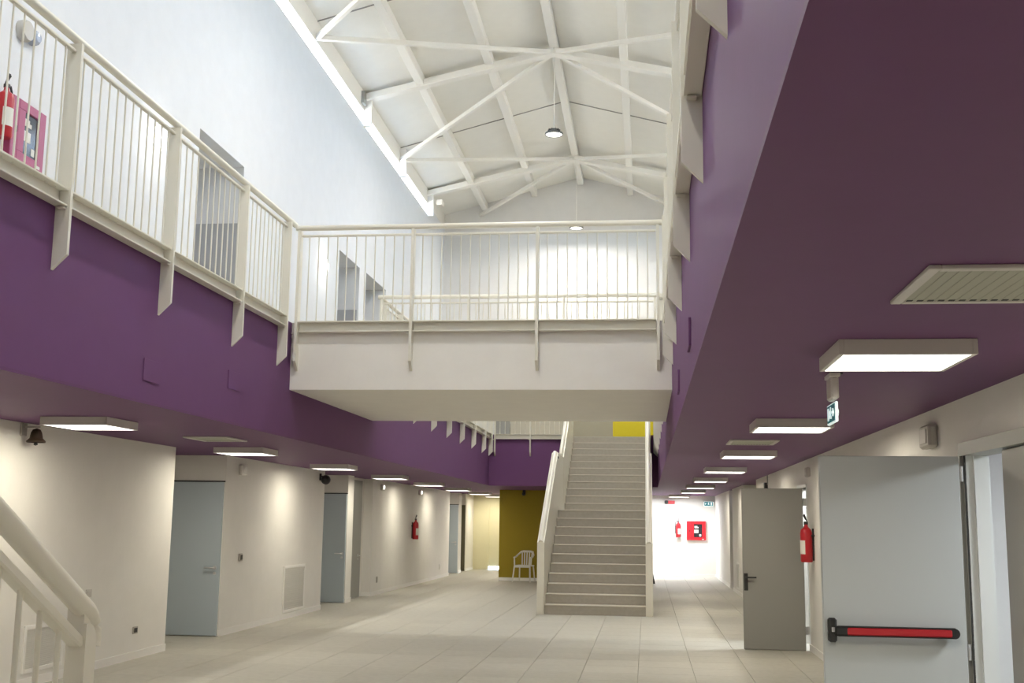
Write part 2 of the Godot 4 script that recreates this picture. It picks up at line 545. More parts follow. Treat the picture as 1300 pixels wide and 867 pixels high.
func roof() -> void:
	var r := struct_node("ceiling")
	var bays := [ZB + 0.3]
	for k in 12:
		var zz := -1.2 - 3.525 * k
		if zz > ZE + 1.0:
			bays.append(zz)
	bays.append(ZE - 0.2)
	for i in bays.size() - 1:
		for s in [-1.0, 1.0]:
			var xe: float = RX + s * 4.25
			var st := begin()
			prism(st, [Vector2(RX, roofy(RX)), Vector2(xe, roofy(xe)), Vector2(xe, roofy(xe) + 0.12), Vector2(RX, roofy(RX) + 0.12)], V(0, 0, bays[i]), Vector3.RIGHT, Vector3.UP, V(0, 0, bays[i + 1] - bays[i]))
			obj("roof_panel", fin(st), M.roof, r)
			if i > 0 and i % 2 == 0:
				var sm := begin()
				bar(sm, V(RX, roofy(RX) - 0.006, bays[i]), V(xe, roofy(xe) - 0.006, bays[i]), 0.024, 0.02)
				obj("panel_joint", fin(sm), M.seam, r)
	for x in [-4.62, -3.18, RX, -0.42, 0.95]:
		var y := roofy(x) - 0.1
		obj("purlin", one(V(x, y - (0.03 if x == RX else 0.0), (ZB + ZE) * 0.5), V(0.17, 0.2, ZB - ZE), 0.01), M.beam, r)
	# rafters, with braces from each ridge node to the neighbouring eaves
	for zr in [-1.2, -8.25, -15.3, -22.35, -29.4]:
		for s in [-1.0, 1.0]:
			var xe: float = RX + s * 4.0
			var st := begin()
			bar(st, V(RX, 11.17, zr), V(xe, roofy(xe) - 0.12, zr), 0.22, 0.14, 0.01)
			obj("rafter", fin(st), M.beam, r)
			for dz in [-3.525, 3.525]:
				if zr + dz > ZE:
					var b := begin()
					bar(b, V(RX, 11.16, zr), V(RX + s * 3.95, 10.08, zr + dz), 0.09, 0.09, 0.01)
					obj("brace", fin(b), M.beam, r)
				else:
					var cut: float = (ZE - zr) / dz
					var b := begin()
					bar(b, V(RX, 11.16, zr), V(RX + s * 3.95 * cut, 11.16 - 1.08 * cut, ZE), 0.09, 0.09, 0.01)
					obj("brace", fin(b), M.beam, r)
	# eaves beams, clerestory posts and panes
	for s in [-1.0, 1.0]:
		var xw: float = XL if s < 0.0 else XR
		var side := "left" if s < 0.0 else "right"
		obj("eaves_beam", one(V(xw + s * 0.125, 10.22, (ZB + ZE) * 0.5), V(0.25, 0.44, ZB - ZE), 0.01), M.beam, r)
		# posts stand proud of the wall; the strip of windows ends at the last one
		for zp in [-1.2, -8.25, -15.3, -22.35, -25.875, -29.4]:
			obj("clerestory_post", one(V(xw + s * 0.02, (WTOP + 10.35) * 0.5 - 0.02, zp), V(0.36, 10.35 - WTOP + 0.04, 0.07), 0.006), M.beam, r)
		obj("end_panel", boxes([[V(xw, WTOP, -29.4), V(xw + s * 0.25, 9.995, ZE)]]), M.upper, r)
		for i in bays.size() - 1:
			var za: float = minf(bays[i], ZB) - 0.01
			var zb: float = bays[i + 1] + 0.01
			if za < -29.0:
				continue
			var w := struct_node("window_%d" % (i + 1 + (0 if s < 0.0 else 20)))
			obj("pane", boxes([[V(xw + s * 0.19, WTOP, za), V(xw + s * 0.196, EAVE + 0.02, zb)]]), M.glass, w)
			obj("window_frame", boxes([[V(xw + s * 0.17, WTOP, za), V(xw + s * 0.22, WTOP + 0.02, zb)], [V(xw + s * 0.17, EAVE + 0.005, za), V(xw + s * 0.22, EAVE + 0.025, zb)]]), M.beam, w)
	obj("louvre_vent", one(V(XL + 0.03, 10.21, -22.15), V(0.06, 0.26, 0.22), 0.004), M.frame, r)
	obj("beam_bracket", one(V(XL + 0.3, 10.06, -29.6), V(0.16, 0.14, 0.3), 0.01), M.cream, r)

func step_flight(t: Node3D, x0: float, x1: float, z_: float, y_: float, n: int, dz: float) -> void:
	# n risers of 0.168 going away (dz < 0) or towards the viewer (dz > 0)
	for i in n:
		var y := y_ + 0.168 * (i + 1)
		var z := z_ + dz * i
		var s := obj("step", boxes([[V(x0, y - 0.168 if i == 0 else y - 0.30, z), V(x1, y - 0.02, z + dz * 1.02)]]), M.step, t)
		var sg := signf(dz)
		obj("nosing", one(V((x0 + x1) * 0.5, y - 0.010, z + dz * 0.5 - sg * 0.006), V(x1 - x0, 0.02, absf(dz) + 0.012), 0.004), M.nosing, s)

func stairs() -> void:
	var t := thing("staircase", "long straight staircase of beige steps with solid cream parapets, rising behind the bridge", "staircase", V(0, 0, 0))
	var x0 := -1.79
	var x1 := -0.02
	step_flight(t, x0, x1, -20.5, 0.0, 11, -0.3)
	obj("landing", boxes([[V(x0, 1.66, -23.8), V(x1, 1.846, -25.42)]]), M.nosing, t)
	step_flight(t, x0, x1, -25.42, 1.848, 10, -0.3)
	obj("top_riser", boxes([[V(x0, 3.45, -28.412), V(x1, 3.68, -28.42)]]), M.step, t)
	# solid parapets, each following a flight and the landing
	for s in [-1.92, -0.02]:
		var st := begin()
		prism(st, [Vector2(20.46, 0), Vector2(20.75, 0), Vector2(23.9, 1.55), Vector2(25.5, 1.55), Vector2(25.5, 3.0), Vector2(23.5, 3.0), Vector2(20.46, 1.24)], V(s, 0, 0), Vector3.FORWARD, Vector3.UP, V(0.125, 0, 0))
		obj("parapet", fin(st), M.steel, t)
		var s2 := begin()
		prism(s2, [Vector2(25.1, 1.5), Vector2(25.6, 1.5), Vector2(28.4, 3.3), Vector2(28.4, 4.85), Vector2(25.1, 3.0)], V(s + (0.012 if s < -1.0 else -0.002), 0, 0), Vector3.FORWARD, Vector3.UP, V(0.115, 0, 0))
		obj("parapet", fin(s2), M.steel, t)
		# rounded capping rail on top
		var c := begin()
		tube(c, [V(s + 0.06, 1.24, -20.47), V(s + 0.06, 3.0, -23.5), V(s + 0.06, 3.0, -25.1)], 0.045, 8)
		obj("capping", fin(c), M.steel, t)
		var c2 := begin()
		tube(c2, [V(s + 0.06, 3.05, -25.12), V(s + 0.06, 4.85, -28.4)], 0.045, 8)
		obj("capping", fin(c2), M.steel, t)
	obj("bolt", one(V(-1.785, 2.9, -23.45), V(0.02, 0.05, 0.05), 0.01), M.dark, t)
	# ---- the nearer stair rising towards the viewer at the left edge
	var n := thing("staircase", "cream stair railing with tube handrail and thin bars cut by the frame's lower left corner", "staircase", V(0, 0, 0))
	step_flight(n, -3.66, -1.96, -3.86, 0.0, 11, 0.3)
	obj("landing", boxes([[V(-3.66, 1.66, -0.6), V(-1.96, 1.846, 1.0)]]), M.nosing, n)
	for x in [-3.5, -2.1]:
		obj("landing_leg", boxes([[V(x - 0.1, 0, 0.5), V(x + 0.1, 1.66, 0.7)]]), M.steel, n)
	var sl := 0.553
	var hr := begin()
	var pts := []
	pts.append(V(-1.86, 1.318 + sl * 3.05, -0.62))
	pts.append(V(-1.86, 1.285, -3.73))
	for k in range(1, 6):
		var a := deg_to_rad(29.0 + 14.0 * k)
		pts.append(pts[-1] + V(0, -sin(a), -cos(a)) * 0.026)
	tube(hr, pts, 0.035, 16)
	obj("handrail", fin(hr), M.steel, n)
	var mr := begin()
	bar(mr, V(-1.86, 1.188, -3.68), V(-1.86, 1.188 + sl * 3.03, -0.65), 0.05, 0.035, 0.006)
	obj("rail", fin(mr), M.steel, n)
	var str := begin()
	bar(str, V(-1.86, 0.16, -3.68), V(-1.86, 0.16 + sl * 3.05, -0.67), 0.06, 0.3, 0.006)
	obj("stringer", fin(str), M.steel, n)
	obj("post", boxes([[V(-1.899, 0, -3.68), V(-1.840, 1.30, -3.735)]]), M.steel, n)
	var pl := begin()
	var prof := [Vector2(0.0, 0.0), Vector2(0.075, 0.0), Vector2(0.075, 1.19), Vector2(0.066, 1.222), Vector2(0.045, 1.243), Vector2(0.02, 1.25), Vector2(0.0, 1.25)]
	prism(pl, prof, V(-1.840, 0, -3.672), Vector3.FORWARD, Vector3.UP, V(0.014, 0, 0))
	obj("end_plate", fin(pl), M.steel, n)
	for i in 22:
		var z := -3.555 + 0.124 * i
		var y := 1.17 + sl * (z + 3.7)
		var b := begin()
		tube(b, [V(-1.86, y - 0.95, z), V(-1.86, y, z)], 0.009, 8, false)
		obj("baluster", fin(b), M.steel, n)

# ---- a run of railing from a to b; "out" points away from the slab it is fixed to; posts at distances from a
func rail(label: String, a: Vector3, b: Vector3, out: Vector3, posts: Array, pitch := 0.125) -> void:
	var t := thing("gallery_railing", label, "railing", a)
	var d := (b - a)
	var length := d.length()
	d = d.normalized()
	var post := begin()
	prism(post, [Vector2(0.0, 3.17), Vector2(0.10, 3.27), Vector2(0.10, 4.71), Vector2(0.0, 4.71)], -d * 0.015, out, Vector3.UP, d * 0.03)
	var pm := fin(post)
	var bm := begin()
	tube(bm, [V(0, 3.69, 0), V(0, 4.65, 0)], 0.0065, 6, false)
	var bal := fin(bm)
	var hr := begin()
	tube(hr, [out * 0.05 + V(0, 4.745, 0), out * 0.05 + V(0, 4.745, 0) + d * length], 0.03, 14)
	obj("handrail", fin(hr), M.steel, t)
	var lug := one(V(0, 0, 0), V(0.05, 0.012, 0.05), 0.003)
	for i in posts.size():
		var p: float = posts[i]
		obj("post", pm, M.steel, t, d * p)
		obj("bracket", lug, M.steel, t, d * (p - 0.03) + out * 0.05 + V(0, 3.575, 0))
		if i + 1 < posts.size():
			var q: float = posts[i + 1]
			var gap := q - p
			# rail under the handrail and channel at the floor edge, bay by bay
			var m := begin()
			bar(m, d * (p + 0.02) + out * 0.05 + V(0, 4.655, 0), d * (q - 0.02) + out * 0.05 + V(0, 4.655, 0), 0.035, 0.022, 0.004)
			obj("rail", fin(m), M.steel, t)
			var c := begin()
			bar(c, d * (p + 0.02) + out * 0.045 + V(0, 3.70, 0), d * (q - 0.02) + out * 0.045 + V(0, 3.70, 0), 0.085, 0.014, 0.003)
			bar(c, d * (p + 0.02) + out * 0.02 + V(0, 3.645, 0), d * (q - 0.02) + out * 0.02 + V(0, 3.645, 0), 0.008, 0.1, 0.002)
			bar(c, d * (p + 0.02) + out * 0.045 + V(0, 3.593, 0), d * (q - 0.02) + out * 0.045 + V(0, 3.593, 0), 0.085, 0.012, 0.003)
			obj("edge_channel", fin(c), M.steel, t)
			var n := int(round(gap / pitch)) - 1
			for k in n:
				obj("baluster", bal, M.steel, t, d * (p + gap * (k + 1) / (n + 1)) + out * 0.05)

func railings() -> void:
	var run := func(z0: float, zs: Array) -> Array:
		var r := []
		for z in zs:
			r.append(z0 - z)
		return r
	var near := [-2.0, -3.6, -5.23, -6.87, -8.52, -10.15, -11.47]
	rail("cream gallery railing along the left purple fascia, before the white bridge", V(FL, 0, -1.9), V(FL, 0, -11.75), Vector3.RIGHT, run.call(-1.9, near))
	rail("cream gallery railing along the right purple fascia, before the white bridge", V(FR, 0, -1.9), V(FR, 0, -11.75), Vector3.LEFT, run.call(-1.9, near))
	var far := [-16.0, -17.0, -18.6, -20.2, -21.8, -23.4, -25.0, -26.6, -27.78]
	rail("cream gallery railing on the left fascia beyond the bridge, its post ends hanging over purple", V(FL, 0, -15.85), V(FL, 0, -27.85), Vector3.RIGHT, run.call(-15.85, far))
	rail("cream gallery railing on the right fascia beyond the bridge, behind the staircase's slim parapet", V(FR, 0, -15.85), V(FR, 0, -27.85), Vector3.LEFT, run.call(-15.85, far))
	rail("cream railing across the front edge of the white bridge", V(-3.80, 0, -11.93), V(0.20, 0, -11.93), Vector3.BACK, [0.05, 1.31, 2.66, 3.93], 0.107)
	rail("cream railing across the rear edge of the bridge, seen through the front railing", V(-3.80, 0, -15.75), V(0.20, 0, -15.75), Vector3.FORWARD, [0.05, 1.31, 2.66, 3.93], 0.107)
	rail("cream railing on the far gallery edge, left of the staircase head", V(-3.74, 0, -27.9), V(-1.95, 0, -27.9), Vector3.BACK, [0.06, 0.93, 1.76])

func lamps() -> void:
	# flat square ceiling panels under both galleries
	var words := ["nearest", "second", "third", "fourth", "fifth", "sixth", "seventh", "eighth", "last"]
	var body := begin()
	for s in [-1.0, 1.0]:
		cbox(body, V(s * 0.298, -0.036, 0), V(0.024, 0.072, 0.62), 0.002)
		cbox(body, V(0, -0.036, s * 0.298), V(0.572, 0.072, 0.024), 0.002)
	cbox(body, V(0, -0.008, 0), V(0.588, 0.016, 0.588), 0.002)
	var bm := fin(body)
	var dm := one(V(0, -0.066, 0), V(0.572, 0.012, 0.572), 0.001)
	var spots := []
	for k in 7:
		spots.append([1.2, -5.7 - 4.1 * k, "right row, %s from the viewer, under the purple ceiling" % words[k], 1.0])
	for k in 8:
		spots.append([-4.97, -9.8 - 4.1 * k if k < 7 else -37.8, "left row, %s from the viewer, under the purple ceiling" % words[k], 1.0])
	spots.append([0.97, -35.1, "behind the right row's end, offset towards the stairs", 2.6])
	spots.append([-0.2, -35.1, "added unseen by the ochre wall edge to brighten the end wall", 2.9])  # added lamp out of view, there to brighten the end wall
	spots.append([-2.4, -34.4, "added unseen behind the ochre wall to brighten the end", 1.9])  # second added lamp, unseen, lifts the light in the lobby
	spots.append([1.2, -1.6, "right row, above the viewer", 1.0])
	spots.append([-4.97, -5.7, "left row, beside the viewer's stair", 1.0])
	spots.append([-4.97, -1.6, "left row, above the viewer's stair", 1.0])
	for s in spots:
		var t := thing("ceiling_light", "square white LED ceiling panel, " + s[2], "ceiling light", V(s[0], CEIL, s[1]), 0.0, "square LED panels under the galleries")
		obj("casing", bm, M.case, t)
		obj("diffuser", dm, M.led, t)
		area("panel_light", t, V(0, -0.076, 0), Vector2(0.56, 0.56), LED_E * s[3], LED_C if s[3] < 2.0 else Color(0.97, 0.985, 1.0), V(-PI / 2, 0, 0))
	# pendant high-bay lamps on the ridge
	var k := 0
	for z in [-22.65, -30.3, -15.2, -7.7, -0.4]:
		var lab: String = ["round grey high-bay lamp hanging on a long cord below the roof ridge", "round high-bay lamp showing under the bridge's front handrail, by the far gable wall", "round high-bay lamp above the bridge, over the picture's upper edge", "round high-bay lamp before the bridge, over the picture's upper edge", "round high-bay lamp above the viewer"][k]
		var t := thing("pendant_lamp", lab, "pendant lamp", V(-1.86, 9.49, z), 0.0, "high-bay lamps along the ridge")
		var h := begin()
		lathe(h, Vector3.ZERO, [Vector2(0.17, 0.0), Vector2(0.185, 0.0), Vector2(0.19, 0.02), Vector2(0.185, 0.04), Vector2(0.15, 0.055), Vector2(0.09, 0.07), Vector2(0.085, 0.12), Vector2(0.0, 0.125)], 28)
		for q in 10:
			var a := TAU * q / 10
			cbox(h, V(cos(a) * 0.095, 0.09, sin(a) * 0.095), V(0.07, 0.055, 0.008), 0.001, Basis(Vector3.UP, -a))
		obj("housing", fin(h), M.housing, t)
		var g := begin()
		lathe(g, Vector3.ZERO, [Vector2(0.0, 0.008), Vector2(0.168, 0.008), Vector2(0.168, 0.02), Vector2(0.0, 0.02)], 28)
		obj("diffuser", fin(g), M.bulb, t)
		var c := begin()
		tube(c, [V(0, 0.12, 0), V(0, 1.74, 0)], 0.008, 6)
		tube(c, [V(0.0, 0.16, 0), V(0.03, 0.19, 0), V(0.0, 0.22, 0)], 0.008, 6)
		obj("cord", fin(c), M.beam, t)
		area("bay_light", t, V(0, 0.0, 0), Vector2(0.26, 0.26), BAY_E, BAY_C, V(-PI / 2, 0, 0))
		k += 1
	# oval bulkhead lamps on the upper left wall
	for s in [[-12.55, 6.05, "before the first upper door niche"], [-19.7, 6.1, "before the second upper door niche"]]:
		var t := thing("wall_lamp", "white oval wall lamp glowing on the upper left wall, " + s[2], "wall lamp", V(XL, s[1], s[0]))
		var h := begin()
		lathe(h, V(0, 0, 0), [Vector2(0.12, 0.0), Vector2(0.12, 0.03), Vector2(0.11, 0.04), Vector2(0.0, 0.04)], 24, Basis(V(0, 0, 1), V(1, 0, 0), V(0, 1, 0)))
		obj("base", fin(h), M.plastic, t)
		var g := begin()
		lathe(g, V(0, 0, 0), [Vector2(0.15, 0.03), Vector2(0.14, 0.075), Vector2(0.09, 0.1), Vector2(0.0, 0.11)], 24, Basis(V(0, 0, 1), V(1, 0, 0), V(0, 1, 0)))
		obj("diffuser", fin(g), M.bulb, t)
		var l := OmniLight3D.new()
		l.name = "wall_light"
		l.light_energy = 0.12
		l.light_size = 0.08
		l.omni_range = 60.0
		l.omni_attenuation = 2.0
		l.shadow_enabled = true
		l.position = V(0.22, 0, 0)
		t.add_child(l)
	# lamps in the rooms behind the open doors
	for s in [[V(XR + 1.4, 2.49, -7.0), 5.0, "in the bright room behind the panic-bar door"], [V(XR + 0.8, 2.49, -16.3), 8.0, "in the room behind the dark grey door"]]:
		var t := thing("ceiling_light", "square white LED ceiling panel " + s[2], "ceiling light", s[0])
		obj("casing", bm, M.case, t)
		obj("diffuser", dm, M.led, t)
		area("panel_light", t, V(0, -0.076, 0), Vector2(0.56, 0.56), s[1], Color(0.97, 0.99, 1.0), V(-PI / 2, 0, 0))

func lever(parent: Node, at: Vector3, dir: Vector3, out: Vector3, m: Material, plate := false) -> void:
	var st := begin()
	var up := Vector3.UP
	if plate:
		cbox(st, at + out * 0.006 - up * 0.06, Vector3(0.045, 0.22, 0.045) if absf(out.z) < 0.5 else Vector3(0.05, 0.22, 0.014), 0.004)
	else:
		tube(st, [at, at + out * 0.012], 0.027, 14)
		tube(st, [at - up * 0.075, at - up * 0.075 + out * 0.01], 0.022, 12)
	tube(st, [at, at + out * 0.05, at + out * 0.06 + dir * 0.015, at + out * 0.06 + dir * 0.13], 0.011, 8)
	obj("handle", fin(st), m, parent)

func leaf(called: String, parent: Node, lo: Vector3, hi: Vector3, m: Material) -> MeshInstance3D:
	return obj(called, one((lo + hi) * 0.5, (hi - lo).abs(), 0.005), m, parent)

func doors() -> void:
	# doors in the far faces of the left niches
	var k := 1
	for n in [[-15.45, M.door], [-22.1, M.door], [-35.6, M.door]]:
		var d := struct_node("door_%d" % k)
		var z: float = n[0]
		obj("frame", boxes([[V(-6.78, 0, z), V(-6.74, 2.12, z + 0.02)], [V(-6.74, 2.085, z), V(XL - 0.0, 2.105, z + 0.02)]]), M.gap, d)
		leaf("leaf", d, V(-6.74, 0.012, z + 0.004), V(XL - 0.012, 2.085, z + 0.044), n[1])
		lever(d, V(XL - 0.075, 0.92 if k == 1 else 0.94, z + 0.044), Vector3.LEFT, Vector3.BACK, M.chrome)
		k += 1
	# doors in the back of the shallow niches
	var d4 := struct_node("door_4")
	leaf("leaf", d4, V(XL - 0.189, 0.012, -22.62), V(XL - 0.15, 2.4, -23.85), M.frame)
	lever(d4, V(XL - 0.15, 0.86, -23.6), Vector3.BACK, Vector3.RIGHT, M.chrome)
	var d5 := struct_node("door_5")
	leaf("leaf", d5, V(XL - 0.188, 0.012, -36.94), V(XL - 0.008, 2.1, -36.985), M.olive)
	# door of the end wall, daylight showing under it
	var d6 := struct_node("door_6")
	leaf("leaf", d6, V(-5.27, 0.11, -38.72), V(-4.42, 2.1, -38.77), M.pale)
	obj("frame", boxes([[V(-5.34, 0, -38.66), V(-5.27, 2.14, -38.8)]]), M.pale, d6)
	# double door on the right: one leaf open, one closed
	var d7 := struct_node("door_7")
	obj("frame", boxes([[V(XR - 0.02, 2.07, -6.0), V(XR + 0.15, 2.155, -8.03)], [V(XR - 0.02, 0, -7.985), V(XR + 0.006, 2.07, -8.03)]]), M.frame, d7)
	obj("jamb", boxes([[V(XR + 0.0, 0, -7.93), V(XR + 0.05, 2.07, -7.96)], [V(XR + 0.05, 0, -7.905), V(XR + 0.14, 2.07, -7.96)], [V(XR + 0.14, 0, -7.93), V(XR + 0.155, 2.07, -7.96)]]), M.frame_white, d7)
	obj("gasket", boxes([[V(XR - 0.008, 0, -7.93), V(XR + 0.004, 2.07, -7.94)]]), M.gap, d7)
	var op := leaf("leaf", d7, V(1.155, 0.012, -7.99), V(2.062, 2.065, -7.935), M.door_light)
	for y in [0.25, 0.8, 1.95]:
		var h := begin()
		tube(h, [V(2.078, y - 0.05, -7.945), V(2.078, y + 0.05, -7.945)], 0.012, 10)
		obj("hinge", fin(h), M.chrome, d7)
	var cl := leaf("leaf", d7, V(XR + 0.02, 0.012, -6.2), V(XR + 0.07, 2.065, -7.20), M.door_grey)
	var pb := begin()
	cbox(pb, V(1.605, 0.921, -7.868), V(0.70, 0.05, 0.035), 0.01)
	obj("push_bar", fin(pb), M.bar_red, op)
	var pe := begin()
	cbox(pe, V(1.205, 0.925, -7.905), V(0.055, 0.155, 0.06), 0.012)
	cbox(pe, V(1.26, 0.922, -7.875), V(0.085, 0.062, 0.05), 0.01)
	cbox(pe, V(1.605, 0.951, -7.868), V(0.74, 0.010, 0.03), 0.003)
	cbox(pe, V(1.605, 0.892, -7.868), V(0.74, 0.007, 0.03), 0.003)
	cbox(pe, V(1.945, 0.921, -7.88), V(0.06, 0.066, 0.05), 0.016)
	tube(pe, [V(1.968, 0.921, -7.90), V(1.968, 0.921, -7.856)], 0.033, 16)
	obj("bar_bracket", fin(pe), M.dark, op)
	var pc := begin()
	cbox(pc, V(1.207, 0.93, -7.872), V(0.02, 0.03, 0.006), 0.002)
	obj("latch_plate", fin(pc), M.chrome, op)
	# single dark grey door standing open
	var d8 := struct_node("door_8")
	var g := leaf("leaf", d8, V(1.247, 0.004, -15.58), V(2.035, 2.075, -15.53), M.door_grey)
	lever(g, V(1.285, 0.92, -15.53), Vector3.RIGHT, Vector3.BACK, M.dark, true)
	for y in [0.25, 1.9]:
		var h := begin()
		tube(h, [V(2.06, y - 0.05, -15.59), V(2.06, y + 0.05, -15.59)], 0.014, 10)
		bar(h, V(2.02, y, -15.585), V(2.1, y, -15.585), 0.004, 0.1)
		obj("hinge", fin(h), M.chrome, d8)
	obj("frame", boxes([[V(XR - 0.012, 0, -15.58), V(XR + 0.02, 2.14, -15.60)], [V(XR - 0.012, 2.1, -15.6), V(XR + 0.14, 2.14, -16.5)]]), M.frame_white, d8)
	# door in the narrow right niche
	var d9 := struct_node("door_9")
	leaf("leaf", d9, V(XR + 0.14, 0.012, -29.0), V(XR + 0.19, 2.1, -29.98), M.olive)
	# upper doors
	k = 10
	for z in [-15.55, -22.4, -24.8]:
		var d := struct_node("door_%d" % k)
		leaf("leaf", d, V(-6.75, UP + 0.01, z + 0.004), V(XL - 0.02, UP + 2.1, z + 0.05), M.door_upper)
		k += 1
	var d13 := struct_node("door_13")
	leaf("leaf", d13, V(-4.2, UP + 0.01, ZE), V(-3.78, UP + 2.1, ZE + 0.31), M.door_grey)

# a cylinder extinguisher hung on a wall; local axes: x along the wall, y up, z out of the wall
func extinguisher(label: String, at: Vector3, turn: float, m: Material, face := 1.0) -> void:
	var t := thing("fire_extinguisher", label, "extinguisher", at, turn, "fire extinguishers on the walls")
	var r := 0.075
	var c := V(0, 0, 0.095)
	var b := begin()
	lathe(b, c, [Vector2(0.0, 0.0), Vector2(r * 0.9, 0.0), Vector2(r, 0.015), Vector2(r, 0.36), Vector2(r * 0.86, 0.405), Vector2(r * 0.5, 0.43), Vector2(0.026, 0.44), Vector2(0.022, 0.47), Vector2(0.0, 0.47)], 24)
	var body := obj("cylinder", fin(b), m, t)
	var v := begin()
	cbox(v, c + V(0, 0.485, 0), V(0.04, 0.04, 0.05), 0.006)
	bar(v, c + V(0, 0.49, -0.02), c + V(0.0, 0.60, 0.02), 0.022, 0.012, 0.002)
	bar(v, c + V(0, 0.53, 0.0), c + V(0.0, 0.585, 0.03), 0.02, 0.012, 0.002)
	obj("valve", fin(v), M.dark, t)
	var h := begin()
	tube(h, [c + V(-0.02 * face, 0.485, 0), c + V(-0.06 * face, 0.50, 0.0), c + V(-0.092 * face, 0.44, 0.0), c + V(-0.09 * face, 0.3, 0.0), c + V(-0.088 * face, 0.12, 0.0)], 0.011, 8)
	obj("hose", fin(h), M.dark, t)
	var l := begin()
	for i in 8:
		var a0 := PI * 0.5 - 0.5 * face - 0.75 + 1.5 * i / 8.0
		var a1 := PI * 0.5 - 0.5 * face - 0.75 + 1.5 * (i + 1) / 8.0
		var rr := r + 0.0015
		quad(l, c + V(cos(a0) * rr, 0.10, sin(a0) * rr), c + V(cos(a1) * rr, 0.10, sin(a1) * rr), c + V(cos(a1) * rr, 0.27, sin(a1) * rr), c + V(cos(a0) * rr, 0.27, sin(a0) * rr), V(cos(a0), 0, sin(a0)))
	obj("label", fin(l), M.label, body)
	var g := begin()
	cbox(g, V(0, 0.22, 0.01), V(0.04, 0.4, 0.02), 0.003)
	cbox(g, V(0, 0.33, 0.02), V(0.17, 0.02, 0.04), 0.003)
	obj("bracket", fin(g), M.dark, t)

func hose_cabinet(label: String, at: Vector3, turn: float, m: Material) -> void:
	var t := thing("hose_cabinet", label, "cabinet", at, turn)
	var b := begin()
	for s in [-1.0, 1.0]:
		cbox(b, V(s * 0.235, 0.29, 0.04), V(0.11, 0.58, 0.08), 0.006)
		cbox(b, V(0, 0.29 + s * 0.245, 0.04), V(0.36, 0.09, 0.08), 0.006)
	cbox(b, V(-0.125, 0.29, 0.04), V(0.11, 0.40, 0.08), 0.004)
	obj("door_frame", fin(b), m, t)
	obj("pane", one(V(0.055, 0.29, 0.055), V(0.25, 0.40, 0.012), 0.003), M.black_glass, t)
	var w := begin()
	cbox(w, V(-0.01, 0.40, 0.063), V(0.09, 0.07, 0.004), 0.001)
	cbox(w, V(0.05, 0.385, 0.063), V(0.04, 0.04, 0.004), 0.001)
	cbox(w, V(0.0, 0.27, 0.063), V(0.13, 0.10, 0.004), 0.001)
	cbox(w, V(0.12, 0.15, 0.063), V(0.06, 0.07, 0.004), 0.001)
	obj("sticker", fin(w), M.label, t)
	obj("keyhole", one(V(-0.21, 0.28, 0.082), V(0.025, 0.06, 0.008), 0.003), M.dark, t)
	obj("tag", one(V(0.2, 0.03, 0.082), V(0.06, 0.03, 0.004), 0.001), M.label, t)

func small_box(called: String, label: String, category: String, at: Vector3, turn: float, size: Vector2, depth: float, m: Material, m2: Material, group := "") -> Node3D:
	var t := thing(called, label, category, at, turn, group)
	obj("case", one(V(0, 0, depth * 0.5), V(size.x, size.y, depth), minf(size.x, size.y) * 0.12), m, t)
	obj("cover", one(V(0, 0, depth + 0.003), V(size.x * 0.62, size.y * 0.62, 0.008), 0.003), m2, t)
	return t

func exit_sign(label: String, at: Vector3, turn: float, w: float, h: float) -> void:
	var t := thing("exit_sign", label, "sign", at, turn)
	obj("panel", one(V(0, -h * 0.5, 0), V(w, h, 0.016), 0.004), M.sign_white, t)
	for s in [-1.0, 1.0]:
		obj("green_face", one(V(0, -h * 0.5, s * 0.0085), V(w * 0.9, h * 0.84, 0.003), 0.001), M.teal, t)
		# running figure, doorway and arrow
		var p := begin()
		var z: float = s * 0.011
		var f := func(x: float, y: float) -> Vector3: return V(x * w, -h * (0.5 - y), z)
		bar(p, f.call(-0.02, 0.12), f.call(0.0, -0.06), 0.02, 0.02)
		bar(p, f.call(0.0, -0.06), f.call(0.07, -0.2), 0.012, 0.012)
		bar(p, f.call(0.0, -0.06), f.call(-0.09, -0.24), 0.012, 0.012)
		bar(p, f.call(-0.02, 0.1), f.call(0.07, 0.02), 0.010, 0.010)
		bar(p, f.call(-0.02, 0.1), f.call(-0.1, 0.04), 0.010, 0.010)
		cbox(p, f.call(0.0, 0.23), V(0.022, 0.022, 0.003), 0.001)
		cbox(p, f.call(0.28, 0.0), V(w * 0.16, h * 0.62, 0.003), 0.001)
		bar(p, f.call(-0.38, 0.0), f.call(-0.2, 0.0), 0.012, 0.012)
		bar(p, f.call(-0.38, 0.0), f.call(-0.3, 0.16), 0.012, 0.012)
		bar(p, f.call(-0.38, 0.0), f.call(-0.3, -0.16), 0.012, 0.012)
		obj("pictogram", fin(p), M.sign_white, t).set_meta("kind", "stuff")

